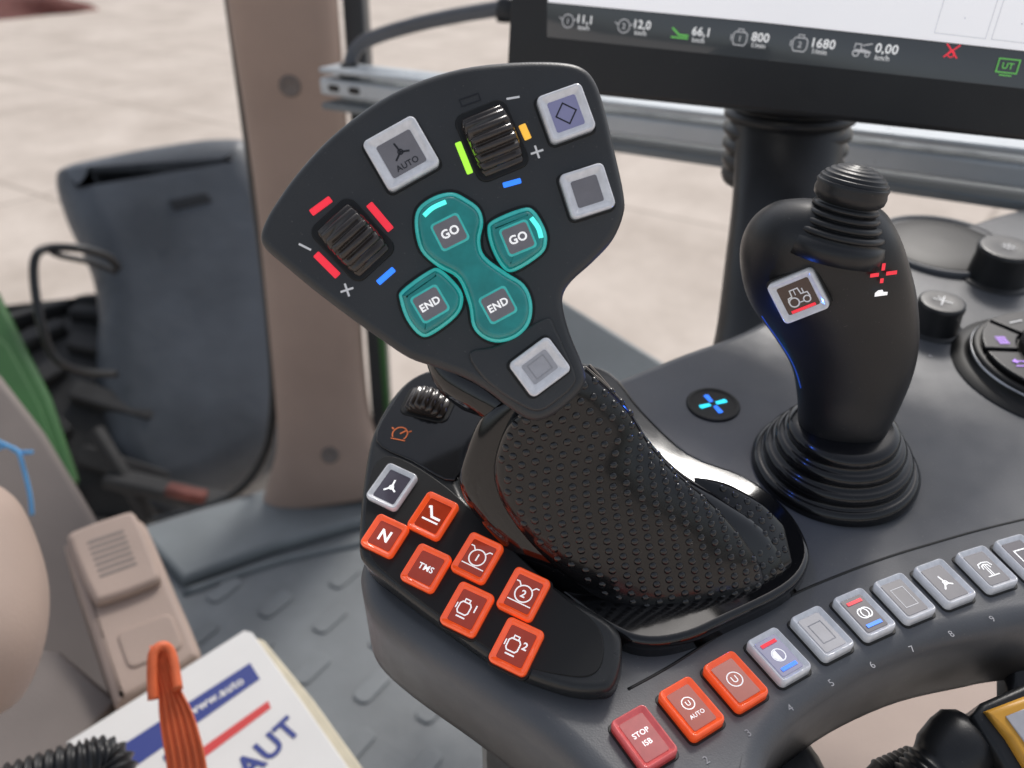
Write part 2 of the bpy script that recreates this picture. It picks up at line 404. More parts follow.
e=empty("grab_handle",D(430,25,1.0),"black curved grab handle beside the cab pillar","grab handle")
tube("handle_bar",[D(350,72,1.04),D(353,54,1.04),D(368,40,1.03),(D(410,26,1.0)),D(460,15,.97),D(510,7,.95)],.0085,'grey2',e)
for u,v,t in((350,72,1.04),(508,7,.95)): lathe("handle_mount",D(u,v,t)-V((0,0,.015)),V((0,0,1)),[(.013,0),(.014,.01),(.012,.022),(.008,.026)],'black',e,k=24)

# ------------------------------------------------ mudguard outside
pm=(D(180,330,1.95),V((.20,-.72,.66)).normalized())
e=empty("front_mudguard",D(180,480,1.95),"dusty blue grey bulky rounded mudguard over the front wheel outside","mudguard")
pml=lift(pm,-.10)
pts=[on(u,v,pml)+pm[1]*.10 for u,v in [(58,188),(68,172),(112,161),(165,151),(222,144),(258,152),(290,205),(312,262),(322,330),(312,400),(290,455),(240,492),(175,516),(136,508),(112,472),(100,425),(98,360),(100,318),(92,275),(70,228)]]
slab("mudguard_shell",pts,pm[1],.50,.10,'fend',e,segs=12)
slabpx("mudguard_top_vent",[(168,200),(206,192),(212,201),(174,210)],lift(pm,.004),.03,.004,'black',e,sub=1)
e=empty("tractor_wheel",D(150,560,2.2),"black rubber tyre with chunky lugs under the mudguard","wheel")
wc=D(120,500,2.35); wax=V((.9,.35,0)).normalized()
pr=[(.25,-.2),(.42,-.21),(.5,-.17),(.53,-.1),(.535,0),(.53,.1),(.5,.17),(.42,.21),(.25,.2)]
lathe("tyre",wc,wax,pr,'tyre',e)
X,Y=perp(wax); vs=[];fs=[]
for i in range(22):
    a=2*math.pi*i/22
    for sd in(-1,1):
        aa=a+(.14 if sd>0 else 0); rad=X*math.cos(aa)+Y*math.sin(aa); tan=wax.cross(rad)
        Xd=(wax*sd+tan*.6).normalized(); Yd=rad.cross(Xd)
        v_,f_=slabgeo(rrect((wc+rad*.565+wax*sd*.09,Xd,Yd,rad),.19,.045,.01,2),rad,.04,.006,2,base=len(vs)); vs+=v_;fs+=f_
mk("tyre_lugs",vs,fs,'tyre',e)
lathe("wheel_rim",wc,wax,[(.27,-.15),(.25,-.12),(.12,-.08),(.1,-.1),(.0001,-.1)],'green',e)
e=empty("step_bracket",D(185,500,1.75),"muddy dark steel bracket below the mudguard","bracket")
beam("bracket_arm",D(110,478,1.8),D(245,508,1.75),.05,.03,V((0,0,1)),'tyre',e,r=.01)
beam("bracket_strut",D(95,430,1.8),D(150,520,1.8),.03,.03,V((0,1,0)),'tyre',e,r=.01)
beam("rusty_plate",D(168,489,1.71),D(205,497,1.71),.03,.02,V((0,0,1)),'rust',e,r=.006)
e=empty("hand_rail",D(60,310,1.6),"slim bent black tubular hand rail outside the door","hand rail")
tube("rail_tube",[D(118,268,1.72),D(108,257,1.68),D(82,249,1.62),D(50,248,1.6),D(36,256,1.58),D(34,280,1.58),D(40,318,1.58),D(50,350,1.6),D(62,364,1.62),D(84,372,1.68),D(116,374,1.75)],.008,'black',e)
tube("rail_support",[D(52,252,1.62),D(62,256,1.66),D(90,262,1.7),D(116,272,1.75)],.006,'black',e)
e=empty("bonnet_side",D(20,380,1.5),"green painted tractor body panel beyond the door","body panel")
pg=(D(30,380,1.55),V((.5,-.5,.7)).normalized())
slabpx("green_panel",[(-60,240),(0,290),(22,335),(52,395),(80,478),(40,500),(-60,430)],pg,.08,.015,'green',e,sub=1)
slabpx("panel_crease",[(-40,300),(8,345),(40,405),(62,465),(50,470),(20,410),(-40,335)],lift(pg,.006),.02,.004,'green',e,sub=1)
e=empty("mud_heap",D(30,20,22),"low reddish brown heap far across the yard","heap")
vs=[];fs=[]
o=on(10,12,(V((0,0,-1.3)),V((0,0,1))))
kk=24
for j,(r,z) in enumerate(((1.3,-.05),(1.1,.12),(.8,.26),(.4,.34),(.02,.36))):
    for i in range(kk):
        a=2*math.pi*i/kk; q=r*(1+.25*math.sin(3*a+j)+.12*random.random()); vs.append(o+V((q*math.cos(a)*1.2,q*math.sin(a),z*(1+.2*random.random()))))
for j in range(4):
    for i in range(kk): fs.append((j*kk+i,j*kk+(i+1)%kk,(j+1)*kk+(i+1)%kk,(j+1)*kk+i))
mk("heap_surface",vs,fs,'rust',e,wn=False)

# ------------------------------------------------ door trim on the near side
e=empty("door_trim",D(60,560,.95),"dark grey taupe lower door trim panel","door trim")
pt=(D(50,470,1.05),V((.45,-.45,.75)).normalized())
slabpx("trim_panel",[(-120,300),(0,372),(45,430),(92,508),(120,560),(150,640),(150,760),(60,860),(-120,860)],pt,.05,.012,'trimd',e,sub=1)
e=empty("latch_box",D(135,620,.85),"beige plastic latch housing with vent slots on the door","latch box")
pb=(D(125,545,.84),V((.25,-.30,.92)).normalized())
slabpx("housing",[(66,552),(70,540),(126,518),(142,519),(152,536),(176,592),(200,648),(196,660),(160,682),(122,702),(112,694),(88,620)],pb,.09,.009,'beige',e,sub=2,segs=6)
pb2=lift(pb,.012)
slabpx("vent_block",[(68,540),(72,530),(122,512),(136,514),(150,545),(160,572),(154,582),(104,600),(92,596),(78,566)],pb2,.02,.006,'beige',e,sub=2,segs=5)
fr=frame(lift(pb2,.0004),112,553,40,-14)
for q in range(7):
    v_,f_=slabgeo(rrect((fr[0]+fr[2]*(.0065*q-.0195),fr[1],fr[2],fr[3]),.034,.0032,.0015,2),fr[3],.001,.0002,1); mk("vent_slot",v_,f_,'trimd',e)
v_,f_=slabgeo(rrect(frame(lift(pb,.002),150,640,40,-16),.050,.040,.008),pb[1],.02,.003,3); mk("raised_pad",v_,f_,'beige',e)
e=empty("seat_bolster",D(0,600,.6),"rounded pinkish taupe padded cushion edge","cushion")
rn=loftrings([(D(-120,480,.62),D(-20,478,.62),.03,.03),(D(-150,500,.6),D(12,505,.6),.05,.05),(D(-160,560,.58),D(38,575,.58),.06,.06),(D(-160,620,.56),D(36,640,.56),.06,.06),(D(-150,680,.55),D(12,698,.55),.05,.05),(D(-120,715,.55),D(-30,725,.55),.03,.03)])
vs,fs=ringsgeo(rn); mk("cushion_pad",vs,fs,'beige',e,wn=False)
e=empty("lower_trim",D(60,700,.75),"dark taupe side trim below the latch box","side trim")
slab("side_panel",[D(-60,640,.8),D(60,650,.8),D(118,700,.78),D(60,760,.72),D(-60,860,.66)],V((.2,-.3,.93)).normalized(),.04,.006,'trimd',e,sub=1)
e=empty("cable_tie",D(18,470,.9),"bright blue plastic cable tie hanging loose","cable tie")
tube("tie_strip",[D(-10,438,.9),D(8,446,.9),D(18,452,.9),D(24,470,.9),D(30,495,.9),D(32,515,.9)],.0022,'bluetie',e)
tube("tie_tail",[D(32,452,.9),D(18,452,.905),D(6,446,.9),D(-10,452,.9)],.0022,'bluetie',e)

# ------------------------------------------------ booklet, strap, hose
pk=(D(220,720,.70),V((0.08,-.16,.98)).normalized())
e=empty("manual_box",D(220,720,.72),"thick white card manual box with blue and red print","manual")
slabpx("card_cover",[(66,742),(160,683),(244,630),(252,632),(300,698),(352,772),(400,860),(120,900)],pk,.006,.0015,'paper',e,sub=1)
slabpx("page_block",[(78,742),(165,688),(246,634),(264,640),(314,700),(368,775),(420,860),(120,900)],lift(pk,-.0065),.035,.002,'cream',e,sub=1)
fr=frame(pk,210,735,75,-50)
def pfr(u,v):
    d=on(u,v,pk)-fr[0]; return (d.dot(fr[1])*1000,d.dot(fr[2])*1000)
def band(name,p,mt,h=.0003):
    symbol(name,fr,[poly([pfr(*q) for q in p])],mt,e,h=h)
band("blue_band",[(112,752),(250,663),(260,679),(128,772)],'navy')
band("red_band",[(140,792),(268,701),(271,708),(150,798)],'redp')
x,y=pfr(216,697); symbol("small_lettering",fr,[text("www.auto",11,x,y,rot=-1)],'paper',e,h=.0006)
x,y=pfr(268,748); symbol("lettering",fr,[text("AUT",27,x,y,bold=.03,rot=10)],'navy',e,h=.0006)
x,y=pfr(190,752); symbol("side_lettering",fr,[text("Multi",11,x-6,y+6)],'navy',e,h=.0008)
e=empty("orange_strap",D(170,700,.60),"ribbed orange rubber strap looped over manual box","strap")
cen=[(158,646),(163,668),(170,690),(176,712),(181,735),(186,760),(190,790)]; wid=[.010,.012,.015,.022,.025,.026,.026]
cp=[D(u,v,.60-.004*i) for i,(u,v) in enumerate(cen)]; cp=crom(cp,4,False); ws=crom([V((w,0,0)) for w in wid],4,False)
prof=[]
for c_,w_ in zip(cp,ws):
    w=w_.x; row=[]
    for i in range(25):
        s=i/24; zz=.0015*math.cos(s*5*2*math.pi)+.001
        row.append(c_+Rv*((s-.5)*w)+V((0,-.6,.8))*zz)
    prof.append(row+[c_+Rv*(.5*w)+V((0,.6,-.8))*.002,c_-Rv*(.5*w)+V((0,.6,-.8))*.002])
vs,fs=ringsgeo(prof); mk("strap_band",vs,fs,'strap',e,wn=False)
tube("strap_hook",[D(153,700,.585),D(152,670,.59),D(154,652,.595),D(164,646,.6),D(172,656,.6),D(178,690,.59)],.0035,'strap',e)
e=empty("corrugated_hose",D(60,760,.55),"black corrugated plastic hose beside the manual","hose")
hp=crom([D(-20,795,.55),D(30,778,.56),D(80,762,.57),D(110,760,.58),D(122,795,.57)],20,False)
tube("hose_tube",hp,.013,'black',e,sub=1,k=20,rf=lambda i:.0125+.002*math.sin(i*1.6))

# ================================================================== MONITOR
p1=D(505,88,.60); p2=D(1024,142,.60*.781)
ex=(p2-p1).normalized(); ez=V((0,0,1)); nn=ex.cross(ez).normalized()
if nn.y>0: nn=-nn
mn=(nn+V((0,0,.12))).normalized(); PM=(p1,mn)
e=empty("touch_monitor",p1,"black bezel touch screen terminal showing machine status bar","monitor")
slabpx("monitor_housing",[(505,86),(760,113),(1100,149),(1120,-170),(770,-160),(517,-140)],PM,.028,.004,'black',e,sub=1)
slabpx("status_bar",[(547,3),(547,37),(700,53),(1080,95),(1080,58),(760,23)],lift(PM,.0004),.001,.0001,'scr',e,sub=1,wn=False)
slabpx("map_display",[(548,-140),(548,2.2),(760,22),(1080,57),(1095,-160)],lift(PM,.0006),.001,.0001,'scrw',e,sub=1,wn=False)
def mfr(u,v): return frame(lift(PM,.0008),u,v,100,11)
for u,v,w in ((965,18,.030),(1022,24,.028)):
    f=mfr(u,v); symbol("screen_tile",f,[stroke([(-w*430,-9),(w*430,-9),(w*430,30),(-w*430,30)],.5,True),disc(0,0,.5)],'scrg',e)
M['eW2']=mat("screen_white_text",(.8,.8,.8),.4,emis=(1,1,1),es=.45)
def gauge(u,v,icon,val,unit,mt='eWs'):
    f=mfr(u,v)
    symbol("gauge_icon",f,icon,mt,e)
    symbol("gauge_value",f,[text(val,7.0,7.0,1.6,bold=.015,align='LEFT'),text(unit,4.0,8.0,-3.0,bold=.0,align='LEFT')],'eW2',e)
def dialg(s): return [circ(0,0,4.0,.55),text(s,4.6,0,0,bold=.012),stroke([(-6.4,2),(-5,1),(-4,.6)],.5),stroke([(6.4,2),(5,1),(4,.6)],.5)]
def engm(s): return [stroke([(-3,-4),(3,-4),(4.2,-2),(4.2,2),(3,3.4),(-3,3.4),(-4.2,2),(-4.2,-2)],.6,True),stroke([(-1.6,3.6),(-1.6,5),(1.6,5),(1.6,3.6)],.5),stroke([(-5.4,1.6),(-5.4,-1.6)],.6),text(s,4.6,0,-.3,bold=.012)]
gauge(568,21,dialg("1"),"11,1","km/h"); gauge(624,26,dialg("2"),"12,0","km/h")
gauge(681,33,[stroke([(-6,2.6),(-1,-1.2),(5,-1.2)],1.1),stroke([(-6,-2.8),(5,-2.8)],.9)],"66,1","km/h",'eGr')
gauge(740,38,engm("1"),"800","1/min"); gauge(800,44,engm("2"),"1680","1/min")
gauge(862,50,[poly([(-5,-1.4),(5,-1.4),(5,-.4),(1.6,.4),(-.6,.6)]),stroke([(-4.4,.6),(-4,3),(-1,3),(-.6,.6)],.6),circ(-3,-1.8,1.7,.7),circ(3.4,-2.2,1.1,.6),stroke([(0,2.4),(5,3.8)],.6)],"0,00","km/h")
f=mfr(952,51); symbol("warning_icon",f,[stroke([(-3.4,-3.4),(3.4,3.4)],.7),stroke([(-3.4,3.4),(3.4,-3.4)],.7),circ(0,-1.6,1.6,.5)],'eR',e)
f=mfr(1008,66); symbol("terminal_icon",f,[stroke([(-5,-3.4),(5,-3.4),(5,3.4),(-5,3.4)],.6,True),text("UT",4.4,0,0,bold=.01),stroke([(-3,-4.8),(3,-4.8)],.6)],'eGr',e)

e=empty("monitor_stand",D(735,330,.57),"black column with ribbed collar carrying the monitor","monitor stand")
rn=loftrings([(D(737,60,.60),D(850,66,.60),.03,.03),(D(736,140,.60),D(842,150,.60),.03,.03),(D(733,200,.59),D(832,210,.59),.03,.03),(D(726,260,.58),D(822,270,.58),.03,.03),(D(718,325,.57),D(820,335,.57),.032,.032),(D(710,360,.56),D(820,370,.56),.035,.035)])
vs,fs=ringsgeo(rn); mk("stand_column",vs,fs,'black',e,wn=False)
prof=[]
for q in range(6): prof+=[(.041,-.011*q),(.0465-.0008*q,-.011*q-.002),(.0465-.0008*q,-.011*q-.006),(.041,-.011*q-.009)]
lathe("ribbed_collar",D(793,92,.60),V((0,0,1)),[(r,z) for r,z in reversed(prof)],'black',e)

# ================================================================== ARMREST CONSOLE
con=empty("armrest_console",on(700,600,CON),"dark grey armrest console with lit buttons, knobs and joysticks","armrest console")
outl=[(360,578),(362,555),(385,500),(450,440),(540,400),(610,378),(680,350),(745,326),(800,292),(860,258),(910,238),(960,224),(1040,205),(1160,230),(1260,330),(1260,520),(1180,590),(1090,612),(1020,622),(1000,626),(930,641),(868,666),(822,694),(790,722),(768,760),(770,820),(760,900),(700,930),(660,860),(590,775),(540,730),(470,680),(405,636),(370,605)]
slabpx("console_body",outl,CON,.045,.009,'grey2',con,segs=6)
slabpx("console_underside",[(480,700),(600,690),(740,720),(800,722),(842,790),(850,900),(640,900),(560,780)],lift(CON,-.046),.06,.01,'black',con)
band_px=[(628,690),(668,668),(712,640),(756,614),(800,592),(846,573),(890,557),(936,543),(982,530),(1040,516)]
tube("band_seam",[on(u,v,lift(CON,-.0004)) for u,v in band_px],.0008,'pocket',con,k=8)
arc=[
 (643,742,47,-28,'redb','redl',[text("STOP",3.0,0,1.9,bold=.01),text("ISB",3.0,0,-2.2,bold=.01)],'eW',None),
 (690,712,46,-28,'or','orl',[circ(0,1.8,2.5,.4),text("U",3.0,0,1.8,bold=.01),text("AUTO",2.4,0,-3.4,bold=.01)],'eW',None),
 (734,685,44,-26,'or','orl',[circ(0,.4,3.1,.45),text("U",4,0,.4,bold=.01)],'eW',None),
 (777,660,43,-24,'white','lcdb',[circ(0,0,2.8,.45),poly([(0,2.6),(-1.8,1.8),(-2.6,0),(-1.8,-1.8),(0,-2.6)])],'eW',[([rect(0,5.9,7.8,1.6)],'eR'),([rect(0,-5.9,7.8,1.6)],'eB')]),
 (820,637,42,-21,'white','lcdl',[stroke([(-3.2,-4.6),(3.2,-4.6),(3.2,4.6),(-3.2,4.6)],.3,True)],'grp',None),
 (862,618,41,-18,'white','lcdd',[circ(-.4,0,2.4,.55),circ(1.2,0,2.4,.55)],'eW',[([rect(0,5.9,7.8,1.6)],'eR'),([rect(0,-5.9,7.8,1.6)],'eB')]),
 (902,602,40,-16,'white','lcd',[stroke([(-3.2,-4.8),(3.2,-4.8),(3.2,4.8),(-3.2,4.8)],.35,True)],'eWs',None),
 (942,587,40,-15,'white','lcd',[stroke([(-2.6,-3.4),(0,-.4),(2.8,-2.2)],.7),stroke([(0,-.4),(-.6,3.4)],.7),circ(0,-.4,1.0,.5)],'eW',None),
 (984,573,40,-13,'white','lcd',[stroke([(-.5,-4.4),(-.5,2)],.45),stroke([(.5,-4.4),(.5,2)],.45),stroke([(-3.4,.6),(-2.6,2.6),(0,3.2),(2.6,2.6),(3.4,.6)],.5),stroke([(-2,-.4),(-1.6,1.4),(0,2),(1.6,1.4),(2,-.4)],.5),stroke([(-3,-4.4),(3,-4.4)],.5)],'eW',None),
 (1022,561,40,-12,'white','lcdd',[stroke([(-2.8,-3.6),(2.8,-3.6),(2.8,3.6),(-2.8,3.6)],.6,True)],'eW',None)]
for u,v,du,dv,bz,ln,sy,sm,ex_ in arc:
    button(con,frame(CON,u,v,du,dv),.0160,.0220,bz,ln,sy,sm,hg=.0048,ins=.70,extra=ex_)
for s,u,v,du,dv in(("1",660,786,45,-26),("2",706,760,45,-26),("3",748,733,44,-25),("4",790,708,43,-23),("5",831,683,42,-19),("6",872,665,41,-17),("7",912,649,40,-15),("8",951,634,40,-14),("9",992,619,40,-12)):
    symbol("number_mark",frame(lift(CON,.0001),u,v,du,dv),[text(s,4.2,0,0,bold=.0)],'grp',con)
f=frame(CON,713,405,40,0)
lathe("light_rosette",f[0],n0,[(.0148,-.002),(.0148,.0005),(.0140,.0012),(.0125,.0012),(.0122,.0006),(.0001,.0006)],'pocket',con,k=48)
c45,s45=math.cos(.35),math.sin(.35)
def rot2(p): return [(a*c45-b*s45,a*s45+b*c45) for a,b in p]
symbol("blue_light_petal",f,[poly(rot2([(-1.2,1.8),(1.2,1.8),(1.6,8),(0,8.6),(-1.6,8)])),poly(rot2([(-1.2,-1.8),(1.2,-1.8),(1.6,-8),(0,-8.6),(-1.6,-8)]))],'eB',con,h=.0009)
symbol("cyan_light_petal",f,[poly(rot2([(1.8,-1.2),(1.8,1.2),(8,1.6),(8.6,0),(8,-1.6)])),poly(rot2([(-1.8,-1.2),(-1.8,1.2),(-8,1.6),(-8.6,0),(-8,-1.6)]))],'eC',con,h=.0009)
def knob(u,v,r,h,sym):
    f=frame(CON,u,v,40,-6); o=f[0]
    pr=[(r*1.22,-.001),(r*1.22,.0008),(r*1.04,.0012),(r*1.0,.002),(r*.94,h*.7),(r*.98,h*.88),(r*.94,h*.97),(r*.84,h),(r*.4,h*.98),(.0001,h*.98)]
    k=lathe("rotary_knob",o,n0,pr,'black',con,k=40)
    symbol("symbol",fup(f,h),sym,'eWs',k)
knob(933,328,.0142,.020,[stroke([(-4,-4),(4,4)],.8),stroke([(-4,4),(4,-4)],.8),stroke([(0,1.5),(0,5)],.6)])
knob(996,278,.0190,.024,[circ(0,0,2.6,.5),disc(0,0,.8)]+[stroke([(3.4*math.cos(q),3.4*math.sin(q)),(5*math.cos(q),5*math.sin(q))],.5) for q in [i*math.pi/4 for i in range(8)]])
for u,v,s in ((930,356,"4"),(955,330,"6"),(1030,302,"3")): symbol("number_mark",frame(lift(CON,.0001),u,v,40,-4),[text(s,4.0,0,0)],'grp',con)
f=frame(CON,1054,372,40,0)
dial=lathe("menu_dial",f[0],n0,[(.056,-.001),(.056,.001),(.050,.003),(.047,.004),(.047,.009),(.046,.0105),(.044,.011),(.0001,.011)],'pocket',con,k=72)
lathe("chrome_ring",f[0]+n0*.0065,n0,[(.0470,0),(.0478,.0006),(.0478,.0014),(.0470,.002),(.0465,.0018)],'steel',con,k=72)
# separate curved keys round the cap
M['key']=mat("dark_dial_key",(.010,.010,.011),.30)
for q in range(8):
    am=math.radians(22.5+45*q-4); ha=math.radians(20.5); pt_=[]
    X,Y=f[1],f[2]
    for i in range(9): a=am-ha+2*ha*i/8; pt_.append(f[0]+X*(.043*math.cos(a))+Y*(.043*math.sin(a)))
    for i in range(9): a=am+ha*.92-2*ha*.92*i/8; pt_.append(f[0]+X*(.0245*math.cos(a))+Y*(.0245*math.sin(a)))
    slab("dial_key",[p_+n0*.0145 for p_ in pt_],n0,.005,.0010,'key',con,sub=1,segs=3)
lathe("dial_cap",f[0]+n0*.011,n0,[(.023,0),(.023,.008),(.022,.0105),(.019,.0120),(.0001,.0120)],'black',con,k=48)
fd_=fup(f,.0148)
symbol("dial_icon",fd_,[rect(-30.5,11.0,6,.8),rect(-30.5,12.6,6,.8),rect(-30.5,9.4,6,.8),rect(-30.5,14.2,6,.8),rect(-30.5,7.8,6,.8)],'eP',con)
symbol("dial_icon",fd_,[stroke([(-34,-14),(-27.5,-14),(-27.5,-9.6),(-32,-9.6)],.8),poly([(-34.5,-9.6),(-31.6,-7.4),(-31.6,-11.8)])],'eP',con)
symbol("dial_icon",fd_,[stroke([(-18,29),(-9,32)],1.0)],'eWs',con)
e=empty("cup_holder",D(936,240,.62),"low dark round housing with thin grey rim behind the armrest","holder")
hax=V((0,-.1,1)).normalized()
lathe("holder_body",D(940,252,.62),hax,[(.040,-.06),(.044,-.03),(.0445,.004),(.040,.007),(.024,.009),(.0001,.0095)],'pocket',e)
lathe("holder_rim",D(940,252,.62),hax,[(.0445,.002),(.0475,.003),(.0480,.006),(.0468,.008),(.0445,.0078),(.0440,.006)],'grey2',e)

# ------------------------------------------------ keypad block
nb=V((-.10,-math.sin(math.radians(24)),math.cos(math.radians(24)))).normalized()
PB=(on(600,690,lift(CON,.010)),nb)
kb=empty("keypad_block",on(480,580,PB),"black raised keypad with orange lit buttons on the armrest","keypad")
slabpx("keypad_housing",[(358,548),(359,515),(364,470),(372,432),(390,398),(412,376),(440,368),(475,385),(497,404),(480,440),(458,482),(500,534),(556,586),(612,622),(622,650),(614,684),(596,692),(560,688),(500,664),(440,622),(385,580),(364,562)],PB,.05,.0035,'pod',kb,segs=5)
slabpx("gloss_top_panel",[(376,440),(392,403),(412,379),(440,371),(474,388),(490,406),(474,440),(454,480),(412,461)],lift(PB,.0012),.003,.001,'gloss',kb)
slabpx("key_field",[(366,500),(376,462),(400,458),(448,488),(500,538),(556,590),(596,624),(604,650),(596,672),(570,676),(510,660),(444,618),(392,578),(368,550)],lift(PB,.0006),.002,.0005,'pocket',kb)
bd=(20,9.5)
S=.0164
def bb(u,v,bz,ln,sy,sm='eW',w=S,h=S): button(kb,frame(PB,u,v,*bd),w,h,bz,ln,sy,sm,hg=.0036,ins=.70)
bb(393,489,'white','lcdd',[stroke([(-2.6,-3.0),(0,-.4),(2.8,-1.8)],.8),stroke([(0,-.4),(-.4,3.4)],.8),circ(0,-.4,1.0,.5)],h=.0198)
bb(434,518,'or','orl',[stroke([(-4,3),(-3,3.4),(-.2,-.8),(4,-.8)],1.1),stroke([(-4,-2.8),(4,-2.8)],.8)],h=.0194)
bb(386,538,'or','orl',[text("N",7.2,0,0,bold=.03)])
bb(427,570,'or','orl',[text("TMS",3.8,0,0,bold=.02)],h=.0180)
def cc(s): return [circ(0,0,3.6,.55),text(s,4.4,0,0,bold=.02),stroke([(-5.2,4.2),(-3.8,4.2),(-2.6,2.8)],.5),stroke([(5.2,4.2),(3.8,4.2),(2.6,2.8)],.5),stroke([(-5.2,-4.2),(5.2,-4.2)],.45)]
bb(478,560,'or','orl',cc("1"),h=.0194); bb(524,596,'or','orl',cc("2"),h=.0194)
def en(s): return [stroke([(-3.8,-1.8),(-3,-2.8),(.4,-2.8),(1.2,-1.8),(1.2,1.2),(.4,2.2),(-3,2.2),(-3.8,1.2)],.55,True),stroke([(-2.4,2.4),(-2.4,3.6),(-.2,3.6),(-.2,2.4)],.5),stroke([(-4.8,1),(-4.8,-1.4)],.5),text(s,4.4,3.2,1.2,bold=.02),stroke([(-3,-4.2),(1,-4.2)],.6)]
bb(468,611,'or','orl',en("1"),h=.0194); bb(517,648,'or','orl',en("2"),h=.0194)
symbol("cruise_icon",frame(lift(PB,.0012),400,434,20,4),[circ(0,0,3.6,.6,-40,220),stroke([(0,0),(2.4,2.4)],.8),stroke([(-5,2.6),(-3.8,1.8)],.7),stroke([(5,2.6),(3.8,1.8)],.7),stroke([(-3.4,-3.2),(3.8,-3.2)],.5)],'eO',kb)

def wheelgeo(o,ax,roll,N,R,w,teeth,dep=.12):
    """ribbed thumb wheel"""
    prof=[(-w/2,R*.80),(-w/2+.0006,R*.9),(-w/2+.0014,R),(w/2-.0014,R),(w/2-.0006,R*.9),(w/2,R*.80)]
    k=teeth*8; vs=[];fs=[]
    for z,r in prof:
        for i in range(k):
            ph=i%8; f=[1,1.01,1.01,1,1-dep*.35,1-dep,1-dep,1-dep*.35][ph]
            rr=r*(f if r>R*.85 else 1-dep*.5); a=2*math.pi*i/k
            vs.append(o+ax*z+roll*(rr*math.cos(a))+N*(rr*math.sin(a)))
    for a in range(len(prof)-1):
        for i in range(k):
            j=(i+1)%k; fs.append((a*k+i,a*k+j,(a+1)*k+j,(a+1)*k+i))
    fs.append(tuple(range((len(prof)-1)*k,len(prof)*k))); fs.append(tuple(reversed(range(k))))
    return vs,fs
def wheel(parent,pl,u,v,du,dv,R,w,sunk,teeth=20,dep=.12):
    f=frame(pl,u,v,du,dv)
    L=2*math.sqrt(R*R-sunk*sunk)
    v_,f_=slabgeo(rrect(fup(f,.0007),L+.0035,w+.0035,.004),f[3],.002,.0006,3); mk("wheel_pocket",v_,f_,'pocket',parent)
    vs,fs=wheelgeo(f[0]-f[3]*sunk,f[2],f[1],f[3],R,w,teeth,dep); mk("thumb_wheel",vs,fs,'wheelm',parent,wn=False)
    return f
wheel(kb,lift(PB,.0012),428,405,22,5,.0112,.0130,.0030,18)

# ------------------------------------------------ gloss saddle
PS=lift(CON,.010)
sd=empty("moulded_tray",on(660,570,PS),"glossy black moulded tray under the control lever","tray")
slabpx("tray_surface",[(452,486),(466,452),(488,412),(520,384),(570,362),(612,372),(644,410),(690,452),(745,474),(786,505),(808,540),(808,566),(786,590),(730,618),(690,636),(650,642),(616,632),(570,600),(520,556),(480,520)],PS,.013,.0030,'gloss',sd,segs=6)

# ------------------------------------------------ control lever
lv=empty("control_lever",on(640,560,PS),"dark grey multifunction control lever with teal and white buttons","control lever")
secs0=[(D(510,398,.345),D(590,364,.345),.010,.03),
(D(484,414,.349),D(606,382,.349),.012,.03),
(D(468,446,.354),D(628,410,.354),.013,.03),
(D(460,484,.359),D(650,442,.359),.013,.03),
(D(480,522,.362),D(680,472,.364),.013,.03),
(D(522,564,.363),D(724,500,.367),.012,.03),
(D(572,602,.363),D(764,530,.369),.010,.03),
(D(616,626,.363),D(786,568,.370),.007,.03),
(D(660,634,.364),D(776,598,.369),.002,.02)]
rn0=loftrings(secs0,6,64,.85)
vs,fs=ringsgeo(rn0); mk("palm_skirt",vs,fs,'gloss',lv,wn=False)
secs=[(D(530,408,.333),D(586,366,.333),.010,.02),
(D(510,422,.337),D(606,384,.337),.012,.03),
(D(498,446,.342),D(628,408,.342),.013,.035),
(D(494,478,.347),D(648,440,.347),.013,.035),
(D(508,514,.351),D(672,468,.351),.013,.035),
(D(540,553,.354),D(704,496,.355),.012,.035),
(D(582,588,.357),D(736,530,.359),.010,.03),
(D(626,613,.359),D(760,566,.363),.008,.025),
(D(664,628,.361),D(764,594,.365),.004,.02),
(D(692,634,.362),D(744,618,.365),.001,.01)]
rn=loftrings(secs,6,64,.85)
vs,fs=ringsgeo(rn)
palm=mk("palm_rest",vs,fs,'rubber',lv,wn=False)
